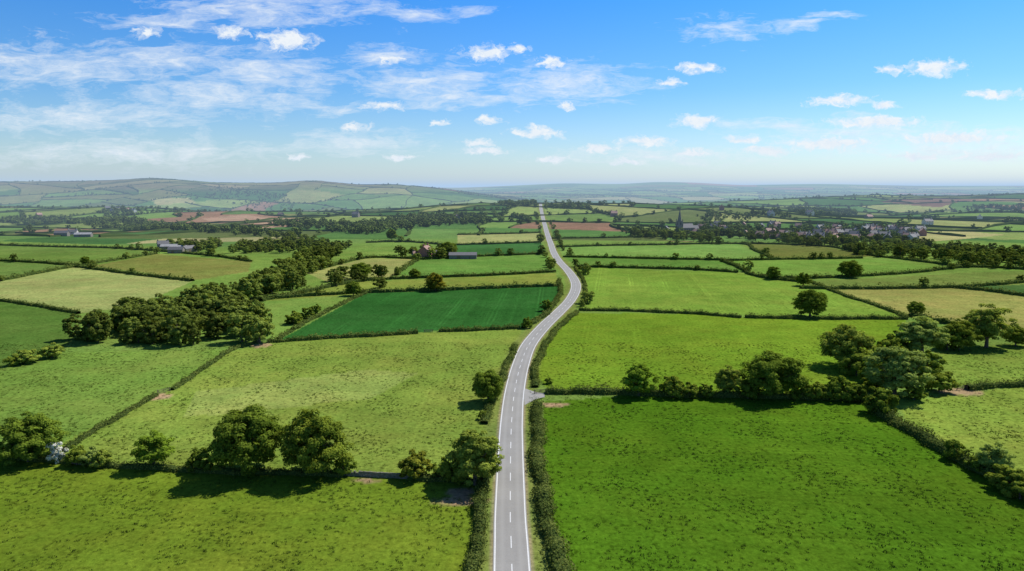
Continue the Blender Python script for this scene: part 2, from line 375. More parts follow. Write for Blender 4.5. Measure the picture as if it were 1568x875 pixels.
# ------------------------------------------------------------------ hedges
def n1(s,seed): return .5*np.sin(s*.9+seed)+.3*np.sin(s*2.3+seed*2)+.35*np.sin(s*.31+seed*3)
def hedge(name,pts,w,ht,dens,leaf):
    P=resample(catmull(GP(pts),8),1.5 if leaf<.6 else 4)
    s=np.r_[0,np.cumsum(np.hypot(*np.diff(P,axis=0).T))]; L=s[-1]; sd=rng.uniform(0,50); g=Geo()
    t=np.gradient(P,axis=0); t/=np.linalg.norm(t,axis=1)[:,None]; n=np.c_[t[:,1],-t[:,0]]
    wob=.25*w*n1(s*.23,sd+7); P=P+n*wob[:,None]
    hh=ht*(.75+.25*n1(s,sd)); ww=w*(.75+.2*n1(s,sd+4))
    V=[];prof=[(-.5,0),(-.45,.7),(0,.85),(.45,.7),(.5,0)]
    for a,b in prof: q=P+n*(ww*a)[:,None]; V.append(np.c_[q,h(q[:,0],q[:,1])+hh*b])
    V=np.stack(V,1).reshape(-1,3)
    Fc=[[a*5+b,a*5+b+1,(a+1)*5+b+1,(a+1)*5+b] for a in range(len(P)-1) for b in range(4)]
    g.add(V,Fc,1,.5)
    m=int(L*dens); ss=rng.uniform(0,L,m); th=rng.uniform(0,math.pi,m)
    px_=np.interp(ss,s,P[:,0]);py_=np.interp(ss,s,P[:,1]);nx=np.interp(ss,s,n[:,0]);ny=np.interp(ss,s,n[:,1])
    hs=ht*(.9+.36*n1(ss,sd))*rng.uniform(.8,1.2,m); ws=w*(1+.3*n1(ss,sd+4))*rng.uniform(.8,1.3,m)
    o=np.cos(th)*ws*.5; z=np.sin(th)**.7*hs
    X=px_+nx*o; Y=py_+ny*o
    Nn=np.c_[nx*np.cos(th),ny*np.cos(th),np.sin(th)+.2]
    V,Fc=cards(np.c_[X,Y,h(X,Y)+z],Nn,leaf); lv=np.repeat(np.clip(rng.uniform(0,1,m)*.7+.2+.35*n1(ss*.4,sd+9),0,1),4)
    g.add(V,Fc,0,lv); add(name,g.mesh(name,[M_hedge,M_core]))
NH=[
 ([(858,900),(852,860),(840,800),(830,745),(825,690),(823,650),(822,622)],3.1,2.1,72,.34),
 ([(720,900),(727,850),(735,800),(742,750),(748,705)],2.4,1.9,66,.32),
 ([(744,650),(749,625),(764,598),(775,562),(790,530)],2.2,1.5,50,.32),
 ([(822,594),(818,572),(826,548),(840,522),(862,497),(883,479)],2.4,1.6,44,.35),
 ([(836,603),(900,602),(960,604),(1080,607),(1180,609),(1320,613)],3.0,2.3,60,.34),
 ([(1322,613),(1360,640),(1400,664),(1440,690),(1480,710),(1530,738),(1568,762),(1650,810)],3.6,2.6,60,.36),
 ([(100,690),(140,664),(175,645),(205,625),(240,606)],1.8,1.2,34,.32),
 ([(262,598),(300,574),(350,540),(395,524)],1.8,1.3,28,.35),
 ([(410,525),(500,519),(640,511)],2.5,1.9,28,.45),([(672,508),(740,506),(796,503)],2.5,1.9,28,.45),
 ([(800,503),(830,487),(848,468),(858,448),(856,430)],2.6,2.0,22,.5),
 ([(886,476),(960,477),(1060,481),(1135,487)],2.5,1.9,24,.45),([(1142,487),(1240,489),(1320,489),(1388,489)],2.8,2.1,24,.45),
 ([(1240,432),(1290,452),(1340,468),(1388,487)],2.5,1.7,16,.5),([(893,468),(897,450),(892,428),(880,410)],2.2,1.6,18,.5),
 ([(1480,597),(1520,594),(1568,591),(1650,586)],2.8,2.2,34,.4),([(-50,455),(0,461),(60,470),(122,481)],2.5,2.0,14,.5),
 ([(425,521),(470,494),(520,468),(562,449)],2.2,1.6,16,.5),
 ([(-60,695),(0,699),(60,706),(110,710)],2.2,1.6,40,.34),([(160,714),(230,718),(300,722),(420,726),(528,729)],1.9,1.4,36,.34),([(640,734),(690,738),(742,743)],2.2,1.5,36,.34),
]
for p in NH: hedge('hedge',*p)
MH=[
 [(385,460),(470,454),(560,449),(700,444),(858,438)],[(400,462),(470,447),(550,432),(620,427),(740,423),(850,417)],
 [(605,422),(622,410),(640,398)],[(640,398),(740,393),(838,389)],[(470,418),(560,396),(638,397)],[(690,376),(760,374),(828,372)],
 [(700,360),(760,359),(828,357)],[(115,409),(200,420),(295,431)],[(0,431),(60,419),(115,409)],[(120,408),(190,397),(240,389)],
 [(0,400),(60,403),(120,408)],[(-60,376),(0,376),(100,379),(200,382),(300,390),(385,401)],
 [(880,409),(960,411),(1050,413),(1130,418)],[(1105,400),(1130,410),(1160,424),(1240,434)],[(862,394),(960,396),(1105,399)],
 [(852,379),(980,376),(1130,374),(1155,384),(1185,397)],[(1105,400),(1195,398),(1320,396)],[(1135,373),(1262,378),(1340,393)],
 [(1160,424),(1240,427),(1380,420),(1480,410),(1568,413)],[(1225,442),(1340,443),(1480,440),(1568,433)],[(1450,440),(1520,447),(1600,459)],
 [(1395,484),(1430,492),(1480,502)],[(1340,393),(1400,400),(1480,410)],[(845,366),(960,364),(1060,364)],[(560,372),(620,371),(690,376)],
]
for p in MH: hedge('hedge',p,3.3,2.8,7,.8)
g=Geo(); kept=[]
for a,b in segs:
    if brng.random()<.06: continue
    L=np.hypot(*(b-a))
    if L<15: continue
    q=a+(b-a)*np.linspace(0,1,max(2,int(L/22)))[:,None]; q=unwarp(q)
    m=(np.abs(q[:,0])<.85*q[:,1]+150)&(q[:,1]>860)&(q[:,1]<8000)
    if m.sum()<2: continue
    q=q[m]
    if np.any(np.hypot(*np.diff(q,axis=0).T)>60): continue
    kept.append(q)
    t=np.gradient(q,axis=0); t/=np.linalg.norm(t,axis=1)[:,None]+1e-9; n=np.c_[t[:,1],-t[:,0]]
    w=rng.uniform(1.3,3.0,len(q)); hh=rng.uniform(1.2,3.6,len(q))
    V=[]
    for aa,bb in((-1,-.1),(-.7,1),(.7,1),(1,-.1)): P=q+n*(w*aa)[:,None]; V.append(np.c_[P,h(P[:,0],P[:,1])+hh*bb])
    V=np.stack(V,1).reshape(-1,3); Fc=[[k*4+l,k*4+l+1,(k+1)*4+l+1,(k+1)*4+l] for k in range(len(q)-1) for l in range(3)]
    g.add(V,Fc,0,rng.uniform(0.2,1.,len(V)))
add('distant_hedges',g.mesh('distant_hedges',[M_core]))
# ------------------------------------------------------------------ trees
def make_tree(name,H,Wd,ncl,nleaf,leaf,seed,base=.14,mats=None,bloss=0,limbs=7,lobes=4,cr=(.12,.21)):
    r=np.random.default_rng(seed); g=Geo(); R=Wd/2; cz0=H*base; cH=H-cz0
    lob=[]
    for k in range(lobes):
        a=2*math.pi*k/lobes+r.uniform(-.4,.4); d=R*r.uniform(.30,.46)
        lob.append((d*math.cos(a),d*math.sin(a),cz0+cH*r.uniform(.38,.52),R*r.uniform(.48,.60),cH*r.uniform(.36,.44)))
    lob.append((0,0,cz0+cH*.56,R*.64,cH*.42))
    C=[];CR=[]
    while len(C)<ncl:
        l=lob[r.integers(len(lob))]; dd=r.normal(size=3); dd/=np.linalg.norm(dd)
        q=r.uniform(.72,1.0); p=np.array([l[0]+dd[0]*l[3]*q,l[1]+dd[1]*l[3]*q,l[2]+dd[2]*l[4]*q])
        zr=(p[2]-cz0)/cH
        if zr<0.02 or np.hypot(p[0],p[1])>R*(.62+1.5*zr): continue
        C.append(p);CR.append(R*r.uniform(*cr))
    C=np.array(C);CR=np.array(CR); wt=CR**2;wt/=wt.sum(); ci=r.choice(ncl,nleaf,p=wt)
    dd=r.normal(size=(nleaf,3)); dd/=np.linalg.norm(dd,axis=1)[:,None]; dd[:,2]=np.where(dd[:,2]<-.3,-dd[:,2],dd[:,2])
    P=C[ci]+dd*(CR[ci]*r.uniform(.65,1.12,nleaf))[:,None]*np.array([1,1,.85])
    cc=np.array([0,0,cz0+cH*.35]); o=(P-cc); o/=np.linalg.norm(o,axis=1)[:,None]
    P[:,2]=np.maximum(P[:,2],.15)
    V,Fc=cards(P,dd*.9+o*.4+np.array([0,0,.3]),leaf,r,.35)
    cl=r.uniform(0,1,ncl)
    lv=np.repeat(np.clip(.40*cl[ci]+.35*r.uniform(0,1,nleaf)+.45*np.maximum(dd[:,2],-.2),0,1),4)  # sunlit tops painted in: upward leaves of each clump get a lighter colour
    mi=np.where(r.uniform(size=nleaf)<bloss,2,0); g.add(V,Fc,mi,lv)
    tr=H*.028+.05; top=cz0+cH*.6; bx,by=r.uniform(-.04,.04,2)*H
    pts=[(0,0,-.3),(0,0,.25),(bx*.3,by*.3,max(cz0,.6)),(bx*.7,by*.7,cz0+cH*.3),(bx,by,top)]
    V,Fc=tube(pts,[tr*1.7,tr*1.15,tr,tr*.7,tr*.2],8); g.add(V,Fc,1,.5,True)
    for k in range(limbs):
        a=2*math.pi*k/limbs+r.uniform(-.3,.3); t=r.uniform(0,.6); s0=np.array([bx*t,by*t,cz0*.85+cH*(.1+.3*t)])
        e=np.array([math.cos(a)*R*.65,math.sin(a)*R*.65,cz0+cH*r.uniform(.35,.7)])
        m_=(s0+e)/2+np.array([0,0,cH*.06]); V,Fc=tube([s0,m_,e],[tr*.5,tr*.32,tr*.1],5); g.add(V,Fc,1,.5,True)
    return g.mesh(name,mats or [M_leaf,M_bark,M_bloss])
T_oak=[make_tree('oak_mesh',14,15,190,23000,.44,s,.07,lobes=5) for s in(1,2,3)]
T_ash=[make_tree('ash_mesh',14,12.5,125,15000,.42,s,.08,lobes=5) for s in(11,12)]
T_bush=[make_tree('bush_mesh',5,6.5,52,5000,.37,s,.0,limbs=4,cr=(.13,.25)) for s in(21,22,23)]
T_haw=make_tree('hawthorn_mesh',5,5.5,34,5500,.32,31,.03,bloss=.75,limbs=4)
def coll(name,meshes):
    c=bpy.data.collections.new(name)
    for m in meshes: c.objects.link(bpy.data.objects.new(m.name,m))
    return c
C_mid=coll('woodland_tree_kinds',[make_tree('woodland_tree',11,10.5,55,2500,.70,s,.02,[M_mid,M_bark,M_bloss],lobes=4,limbs=3,cr=(.14,.26)) for s in(41,42,43,44)])
C_far=coll('distant_tree_kinds',[make_tree('distant_tree',9,9.5,26,300,1.45,s,.0,[M_far,M_bark,M_bloss],lobes=3,limbs=0,cr=(.15,.28)) for s in(51,52,53,54)])
def scatter(name,P,sc,cl,r=rng):
    n=len(P); o=r.permutation(n); P=P[o]; sc=np.asarray(sc)[o]
    me=bpy.data.meshes.new(name); me.vertices.add(n); me.vertices.foreach_set('co',np.c_[P,h(P[:,0],P[:,1])-.1].astype(np.float32).ravel())
    a=me.attributes.new('scl','FLOAT_VECTOR','POINT'); S=np.c_[sc*r.uniform(.85,1.2,n),sc*r.uniform(.85,1.2,n),sc]; a.data.foreach_set('vector',S.astype(np.float32).ravel())
    a=me.attributes.new('rot','FLOAT_VECTOR','POINT'); a.data.foreach_set('vector',np.c_[np.zeros(n),np.zeros(n),r.uniform(0,6.28,n)].astype(np.float32).ravel())
    ob=add(name,me); ng=bpy.data.node_groups.new(name,'GeometryNodeTree')
    ng.interface.new_socket('Geometry',in_out='INPUT',socket_type='NodeSocketGeometry'); ng.interface.new_socket('Geometry',in_out='OUTPUT',socket_type='NodeSocketGeometry')
    gi=ng.nodes.new('NodeGroupInput');go=ng.nodes.new('NodeGroupOutput');ip=ng.nodes.new('GeometryNodeInstanceOnPoints')
    ci=ng.nodes.new('GeometryNodeCollectionInfo'); ci.inputs['Collection'].default_value=cl; ci.inputs['Separate Children'].default_value=True; ci.inputs['Reset Children'].default_value=True
    na_=ng.nodes.new('GeometryNodeInputNamedAttribute'); na_.data_type='FLOAT_VECTOR'; na_.inputs['Name'].default_value='scl'
    nb=ng.nodes.new('GeometryNodeInputNamedAttribute'); nb.data_type='FLOAT_VECTOR'; nb.inputs['Name'].default_value='rot'
    er=ng.nodes.new('FunctionNodeEulerToRotation'); L=ng.links.new
    L(gi.outputs[0],ip.inputs['Points']); L(ci.outputs[0],ip.inputs['Instance']); ip.inputs['Pick Instance'].default_value=True
    L(na_.outputs[0],ip.inputs['Scale']); L(nb.outputs[0],er.inputs[0]); L(er.outputs[0],ip.inputs['Rotation']); L(ip.outputs[0],go.inputs[0])
    md=ob.modifiers.new('scatter','NODES'); md.node_group=ng; return ob
dk=(.86,.94,.85); md_=(1.1,1.1,1); lt=(1.4,1.35,1.6); br=(1.15,1.35,1.0); gy_=(1.5,1.5,2.5)
HT=[('oak_tree',(45,706),74,98,0,dk),('sycamore_tree',(235,716),58,62,1,br),('oak_tree',(382,724),106,118,0,dk),('oak_tree',(484,727),104,110,0,md_),
 ('ash_tree',(728,742),88,90,1,lt),('oak_tree',(747,616),51,56,0,dk),
 ('ash_tree',(978,606),51,56,1,br),('ash_tree',(1112,607),49,45,1,lt),('oak_tree',(1182,609),72,98,0,dk),
 ('ash_tree',(1298,562),66,88,0,lt),('willow_tree',(1370,607),80,94,1,gy_),('willow_tree',(1412,543),60,76,1,gy_),('oak_tree',(1468,535),46,58,0,md_),('ash_tree',(1510,532),68,68,1,lt),
 ('oak_tree',(1240,485),43,52,0,dk),('ash_tree',(1520,728),54,52,1,gy_),('oak_tree',(1555,530),32,40,0,md_),
 ('oak_tree',(1301,425),27,38,0,dk),('oak_tree',(1230,438),21,24,0,dk),('oak_tree',(1183,428),21,22,0,dk),('oak_tree',(1402,483),22,30,0,dk),
 ('oak_tree',(667,446),29,31,0,(1.4,1.0,.8)),('oak_tree',(552,428),27,34,0,dk),('oak_tree',(541,453),22,26,0,dk),('oak_tree',(635,426),15,20,0,dk),('oak_tree',(131,406),14,16,0,dk),
 ('oak_tree',(686,392),22,30,0,dk),('oak_tree',(600,368),18,18,0,dk),
 ('bush',(118,712),30,34,2,md_),('bush',(140,714),30,38,2,gy_),('bush',(155,716),28,32,2,lt),('bush',(306,720),34,40,2,dk),('bush',(330,722),26,34,2,dk),('bush',(528,728),30,34,2,dk),
 ('bush',(635,732),42,52,2,(1.3,1.1,1)),('bush',(678,736),36,38,2,md_),('bush',(700,740),30,36,2,md_),
 ('bush',(1030,608),34,40,2,md_),('bush',(1055,609),24,34,2,md_),('bush',(1082,609),22,26,2,md_),('bush',(1145,610),30,36,2,dk),('bush',(1225,611),30,36,2,dk),('bush',(1248,612),28,36,2,md_),('bush',(1285,612),38,50,2,dk),('bush',(1268,612),24,30,2,md_),
 ('bush',(1345,634),42,54,2,dk),('bush',(1312,575),42,56,2,md_),('bush',(1336,588),42,44,2,dk),('bush',(1418,580),44,50,2,dk),('bush',(1438,600),34,46,2,md_),('bush',(1340,600),30,40,2,md_),
 ('bush',(1380,540),34,44,2,dk),('bush',(1360,548),34,40,2,md_),('bush',(1450,536),36,40,2,dk),('bush',(1310,613),26,34,2,dk),('bush',(1400,612),24,34,2,md_),
 ('bush',(1462,704),32,40,2,dk),('bush',(1540,752),40,58,2,md_),('bush',(1500,722),24,40,2,dk),('bush',(1562,764),36,50,2,md_),
 ('bush',(836,476),18,18,2,dk),('bush',(807,503),18,18,2,dk),('bush',(450,496),20,30,2,md_),('bush',(470,488),18,22,2,dk),('bush',(484,480),14,18,2,dk),('bush',(840,588),10,14,2,dk),
 ('bush',(42,556),22,40,2,lt),('bush',(80,548),22,36,2,lt),('bush',(20,560),16,26,2,md_),('bush',(740,642),14,16,2,md_)]
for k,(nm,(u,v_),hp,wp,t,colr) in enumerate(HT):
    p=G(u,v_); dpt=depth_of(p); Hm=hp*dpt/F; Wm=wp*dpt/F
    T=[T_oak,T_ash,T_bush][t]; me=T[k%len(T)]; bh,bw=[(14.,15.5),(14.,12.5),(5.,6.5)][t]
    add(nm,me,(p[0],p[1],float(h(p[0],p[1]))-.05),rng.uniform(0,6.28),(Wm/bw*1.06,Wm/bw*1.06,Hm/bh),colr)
p=G(92,708); add('hawthorn_bush',T_haw,(p[0],p[1],0),1.,(.95,.95,1.15))
def fill(px,sp,r=rng):
    P=GP(px); a,b=P.min(0),P.max(0); n=int((b-a).prod()/sp**2); q=r.uniform(a,b,(max(n,1),2)); return q[inpoly(q[:,0],q[:,1],P)]
W1=[fill([(100,530),(122,514),(190,486),(290,474),(350,468),(392,495),(405,528),(330,528),(230,532)],6.8),
    fill([(335,466),(360,446),(420,436),(468,434),(466,440),(420,448),(375,468)],7),
    fill([(415,430),(440,412),(480,404),(506,402),(496,412),(470,422),(440,432)],8)]
P=np.vstack(W1); scatter('woodland',P,rng.uniform(.5,1.25,len(P)),C_mid)
W2=[fill(x,s_) for x,s_ in [
 ([(450,400),(475,386),(515,386),(525,392),(505,400),(470,408)],8),([(340,388),(400,374),(470,370),(540,380),(500,390),(400,390)],12),
 ([(240,376),(330,372),(350,384),(300,388)],14),
 ([(0,336),(60,332),(200,335),(330,350),(460,360),(455,369),(300,356),(100,343),(0,341)],12),
 ([(500,356),(540,348),(620,333),(740,331),(756,341),(640,349),(560,360)],11),([(600,392),(650,384),(700,386),(690,396),(640,398)],13),
 ([(950,356),(1000,353),(1030,362),(985,368)],10),([(1040,352),(1120,346),(1150,355),(1090,364)],11),
 ([(1000,360),(1060,359),(1120,364),(1100,372),(1000,368)],14),
 ([(1090,352),(1250,354),(1400,362),(1390,378),(1250,380),(1150,370)],15),([(1225,346),(1420,350),(1410,362),(1225,358)],19),
 ([(1290,382),(1400,375),(1568,388),(1640,392),(1640,420),(1568,416),(1500,410),(1400,398),(1310,393)],12),
 ([(832,316),(900,316),(905,321),(838,320)],10),([(1205,322),(1300,319),(1312,330),(1230,336)],17),([(1470,318),(1620,314),(1620,321),(1480,324)],17),
 ([(350,290),(440,299),(438,303),(345,293)],20),([(90,292),(150,298),(120,300)],26),([(150,322),(215,322),(212,330),(150,330)],16),([(1060,330),(1200,326),(1220,335),(1080,340)],22),
 ([(760,312),(800,310),(822,314),(780,318)],14),([(840,398),(850,392),(858,402),(848,408)],5),([(560,445),(590,436),(600,442)],12),([(505,432),(530,424),(600,420),(598,428),(520,436)],13)]]
P=np.vstack(W2); keep=np.abs(roaddist(P[:,0],P[:,1]))>9; P=P[keep]; d=np.hypot(P[:,0],P[:,1])
nearm=d<900; scatter('hedgerow_woods',P[nearm],rng.uniform(.55,1.0,nearm.sum()),C_mid); farP=[P[~nearm]]
def clump(x,y): return np.sin(x/173+1)+np.sin(y/211+x/390+2)+np.sin((x-y)/119)
hq=[]
for q in kept:
    s=resample(q,11); c=clump(s[:,0],s[:,1]); pr=.10+.6*sm(.3,2.0,c)
    k=brng.uniform(size=len(s))<pr; hq.append(s[k]+brng.normal(0,2.5,(k.sum(),2)))
hq=np.vstack(hq)
cop=brng.uniform([-1,0],[1,1],(70000,2)); cy=1000+7500*cop[:,1]**1.1; cx=cop[:,0]*.85*cy; cc=np.sin(cx/260+cy/500)+np.sin(cy/190+2)+np.sin((cx+cy)/330+1)+.6*np.sin(cx/70+cy/90)
k=(cc>1.95)&(brng.uniform(size=len(cx))<.75); cq=np.c_[cx[k],cy[k]]
FP=np.vstack(farP+[hq,cq]); zz=h(FP[:,0],FP[:,1]); FP=FP[(zz<65)|(brng.uniform(size=len(zz))<.15)]; FP=FP[np.abs(roaddist(FP[:,0],FP[:,1]))>9]
scatter('distant_trees',FP,brng.uniform(.55,1.2,len(FP)),C_far)
mh=[]
for p in MH:
    P=resample(GP(p),9); k=rng.uniform(size=len(P))<.2; mh.append(P[k]+rng.normal(0,1,(k.sum(),2)))
for s_ in(-1,1):
    yy=rng.uniform(330,1500,26); mh.append(np.c_[roadx(yy)+s_*rng.uniform(9,12,26),yy])
mh=np.vstack(mh); mh=mh[np.abs(roaddist(mh[:,0],mh[:,1]))>8]; scatter('hedgerow_trees',mh,rng.uniform(.28,.8,len(mh)),C_mid)
# ------------------------------------------------------------------ grass tussocks
M_tuft=leafmat('tussock_grass',(.066,.102,.014),(.145,.20,.032),0,False,.25)
def tuft(seed):
    r=np.random.default_rng(seed); g=Geo(); V=[];Fc=[]
    for k in range(14):
        a=r.uniform(0,6.28); d=r.uniform(0,.3); x,y=d*math.cos(a),d*math.sin(a); b=r.uniform(0,3.14); w=.06; hh=r.uniform(.12,.26); ox,oy=r.normal(0,.08,2)
        n=len(V); V+= [(x-w*math.cos(b),y-w*math.sin(b),-.02),(x+w*math.cos(b),y+w*math.sin(b),-.02),(x+ox+w*.3,y+oy,hh),(x+ox-w*.3,y+oy,hh)]; Fc.append([n,n+1,n+2,n+3])
    g.add(V,Fc,0,np.repeat(r.uniform(0,1,14),4)); return g.mesh('grass_tuft',[M_tuft])
C_t=coll('grass_tuft_kinds',[tuft(s) for s in(1,2,3,4)])
n=80000; y=75+(rng.uniform(size=n)**.85)*190; x=rng.uniform(-1,1,n)*(.8*y+15)
c=np.sin(x/3.1+np.sin(y/5))+np.sin(y/4.3+x/9)+rng.normal(0,1.4,n)
k=(c>.5)&(np.abs(roaddist(x,y))>4); P=np.c_[x[k],y[k]]
scatter('grass_tussocks',P,rng.uniform(.5,1.5,len(P)),C_t)
# ------------------------------------------------------------------ stone walls
def wall(name,pts,ht=1.1):
    P=resample(GP(pts),.55); g=Geo(); t=np.gradient(P,axis=0); yaw=np.arctan2(t[:,1],t[:,0])
    for c in range(3):
        for k in range(len(P)):
            if c==2 and rng.random()<.15: continue
            z=float(h(P[k,0],P[k,1])); s=(.58*rng.uniform(.8,1.15),.45-.07*c+rng.uniform(-.05,.05),ht/3*rng.uniform(.9,1.15))
            v,f=box((P[k,0]+rng.normal(0,.03)+(.27*(c%2))*math.cos(yaw[k]),P[k,1]+rng.normal(0,.03)+(.27*(c%2))*math.sin(yaw[k]),z+ht/3*(c+.5)),s,yaw[k]+rng.normal(0,.07)); v=v+rng.normal(0,.025,v.shape); g.add(v,f)
    add(name,g.mesh(name,[M_drystone]))
wall('dry_stone_wall',[(108,710),(160,714)],.9)
wall('dry_stone_wall',[(528,728),(580,731),(622,733)])
# ------------------------------------------------------------------ buildings
def house(nm,Lx,Wy,e,rf,wallm,roofm,storeys=2,chim=True,barn=False):
    g=Geo(); mats=[wallm,roofm,M_glass,M_wood,M_line]
    hx,hy=Lx/2,Wy/2; ridge=e+rf
    V=[(-hx,-hy,-.5),(hx,-hy,-.5),(hx,hy,-.5),(-hx,hy,-.5),(-hx,-hy,e),(hx,-hy,e),(hx,hy,e),(-hx,hy,e),(-hx,0,ridge),(hx,0,ridge)]
    g.add(V,[[0,1,5,4],[2,3,7,6],[1,2,6,5],[3,0,4,7],[5,6,9,9],[7,4,8,8]],0)
    ov=.35; n=ov*rf/hy
    for s in(-1,1):
        A=[(-hx-ov,s*(hy+ov),e-n),(hx+ov,s*(hy+ov),e-n),(hx+ov,0,ridge+.03),(-hx-ov,0,ridge+.03)]; B=[(a,b,c+.18) for a,b,c in A]
        g.add(A+B,[[0,1,2,3],[4,5,6,7],[0,1,5,4],[1,2,6,5],[3,0,4,7]],1)
    if not barn:
        nw=max(2,int(Lx/3))
        for st in range(storeys):
            for k in range(nw):
                x=-hx+(k+.5)*Lx/nw; zc=1.5+st*2.6
                for s in(-1,1):
                    if st==0 and k==nw//2: v,f=box((x,s*(hy+.02),1.0),(1.0,.08,2.1)); g.add(v,f,3)
                    else:
                        v,f=box((x,s*(hy+.01),zc),(1.25,.08,1.35)); g.add(v,f,4); v,f=box((x,s*(hy+.04),zc),(1.0,.08,1.1)); g.add(v,f,2)
    else:
        for s in(-1,1): v,f=box((-hx*.3,s*(hy+.02),1.8),(3.4,.1,3.6)); g.add(v,f,3); v,f=box((hx*.5,s*(hy+.02),1.2),(1.2,.1,2.4)); g.add(v,f,3)
    if chim:
        for s in(-1,1): v,f=box((s*(hx-.6),0,ridge+.5),(.8,.9,1.8)); g.add(v,f,0)
    return g.mesh(nm,mats)
H=[house('stone_house',10,7,5,3,M_stone,M_slate),house('white_house',11,7,5,2.8,M_render,M_slate),house('brick_house',9,7.5,5.2,3.2,M_brick,M_tile),house('stone_cottage',12,6.5,3.2,2.8,M_stone,M_tile,1),]
B=[house('barn',24,10,4.2,2.6,M_stone,M_metal,1,False,True),house('stone_barn',18,8,4.8,3.2,M_stone,M_slate,1,False,True)]
BD=house('long_barn',26,11,3.6,2.2,M_stone,M_slate,1,False,True)
def put(me,u,v_,yaw=None,s=1.0,nm=None):
    p=G(u,v_); add(nm or me.name,me,(p[0],p[1],float(h(p[0],p[1]))),rng.uniform(0,3.1) if yaw is None else yaw,(s,)*3)
put(H[2],652,396,1.35,1.3,'brick_farmhouse'); put(B[1],662,395,.2,.8); put(BD,709,396,.03,.9); put(H[3],641,394,.5,.9)
for u,v_,m_,yw in [(262,382,0,.2),(276,384,0,.4),(290,386,1,1.2),(284,379,1,.1),(270,388,1,.1)]: put(B[m_],u,v_,yw,.75)
put(H[0],250,381,.6,1,'stone_farmhouse')
put(B[1],95,362,.1,.9); put(B[0],128,363,.2,.8); put(H[1],112,361,.2,1)
for k in range(52):
    u=rng.uniform(1225,1415); v_=rng.uniform(353,371); put(H[[0,2,3,0,1][k%5]],u,v_,None,1.1)
for k in range(26): put(H[[0,2,3][k%3]],rng.uniform(1050,1225),rng.uniform(346,366))
for u,v_ in[(1055,356),(1066,358),(1075,353),(1020,356)]: put(H[int(rng.integers(4))],u,v_)
for u,v_ in[(165,322),(180,323),(195,323),(205,326),(172,326),(60,333),(545,333),(430,331),(1105,322),(1180,331),(1330,335),(1500,337),(940,332),(1240,330),(700,336),(1420,345)]: put(H[int(rng.integers(4))],u,v_,None,1.25)
g=Geo()
def gable(x0,x1,w,e,rf,y0=0):
    hy=w/2; V=[(x0,y0-hy,-.5),(x1,y0-hy,-.5),(x1,y0+hy,-.5),(x0,y0+hy,-.5),(x0,y0-hy,e),(x1,y0-hy,e),(x1,y0+hy,e),(x0,y0+hy,e),(x0,y0,e+rf),(x1,y0,e+rf)]
    g.add(V,[[0,1,5,4],[2,3,7,6],[1,2,6,5],[3,0,4,7],[5,6,9,9],[7,4,8,8]],0)
    for s in(-1,1):
        A=[(x0-.3,y0+s*(hy+.4),e-.4),(x1+.3,y0+s*(hy+.4),e-.4),(x1+.3,y0,e+rf+.05),(x0-.3,y0,e+rf+.05)]; Bq=[(a,b,c+.2) for a,b,c in A]; g.add(A+Bq,[[0,1,2,3],[4,5,6,7],[0,1,5,4],[1,2,6,5],[3,0,4,7]],1)
gable(3,20,9,7,5); gable(20.3,28,7,5.5,4); gable(5,19,3.5,3.5,2.0,6.4)
v,f=box((0,0,7.5),(6,6,16)); g.add(v,f,0); v,f=box((0,0,15.7),(6.6,6.6,.6)); g.add(v,f,0)
for sx,sy in((1,1),(1,-1),(-1,1),(-1,-1)):
    v,f=box((sx*3,sy*3,6),(1.1,1.1,13)); g.add(v,f,0); v,f=box((sx*2.9,sy*2.9,17),(.7,.7,2.2)); g.add(v,f,0)
k=8; V=[(2.7*math.cos(2*math.pi*(i_+.5)/k),2.7*math.sin(2*math.pi*(i_+.5)/k),16) for i_ in range(k)]+[(0,0,33)]
g.add(V,[[i_,(i_+1)%k,k,k] for i_ in range(k)],0)
for s in(-1,1):
    v,f=box((0,s*3.02,12.5),(1.5,.1,3)); g.add(v,f,2); v,f=box((s*3.02,0,12.5),(.1,1.5,3)); g.add(v,f,2)
    for q in range(4): v,f=box((6+q*3.6,s*4.52,4),(1.1,.1,3)); g.add(v,f,2)
p=G(1040,357); add('church',g.mesh('church',[M_stone,M_slate,M_glass]),(p[0],p[1],float(h(p[0],p[1]))),.35)
def gate(u,v_,yaw):
    g=Geo()
    for x in(-1.8,1.8): v,f=box((x,0,.65),(.16,.16,1.5)); g.add(v,f)
    for z in(.3,.55,.8,1.05,1.2): v,f=box((0,.03,z),(3.4,.05,.08)); g.add(v,f)
    for x in(-1.5,0,1.5): v,f=box((x,-.03,.75),(.08,.05,1.0)); g.add(v,f)
    v,f=tube([(-1.5,.08,.3),(0,.08,.75),(1.5,.08,1.2)],[.04,.04,.04],4); g.add(v,f)
    p=G(u,v_); add('field_gate',g.mesh('field_gate',[M_wood]),(p[0],p[1],float(h(p[0],p[1]))),yaw)
gate(827,603,.3); gate(251,602,.9); gate(402,525,.4); gate(1473,597,.2); gate(656,509.5,.1)
# ------------------------------------------------------------------ haze over the distant country
density=1/8500.; hz=(.44,.62,.86)
m,nt,out=newmat('haze'); ab=N(nt,'ShaderNodeVolumeAbsorption'); ab.inputs['Color'].default_value=(0,0,0,1); ab.inputs['Density'].default_value=density
em=N(nt,'ShaderNodeEmission'); em.inputs[0].default_value=(*hz,1); em.inputs[1].default_value=density  # volume glows by itself, standing in for daylight scattered by the air
ad=N(nt,'ShaderNodeAddShader'); nt.links.new(ab.outputs[0],ad.inputs[0]); nt.links.new(em.outputs[0],ad.inputs[1]); nt.links.new(ad.outputs[0],out.inputs['Volume'])
v,f=box((0,18600,40),(36000,36000,220)); add('atmospheric_haze',mk_mesh('haze',v,f,[m]))
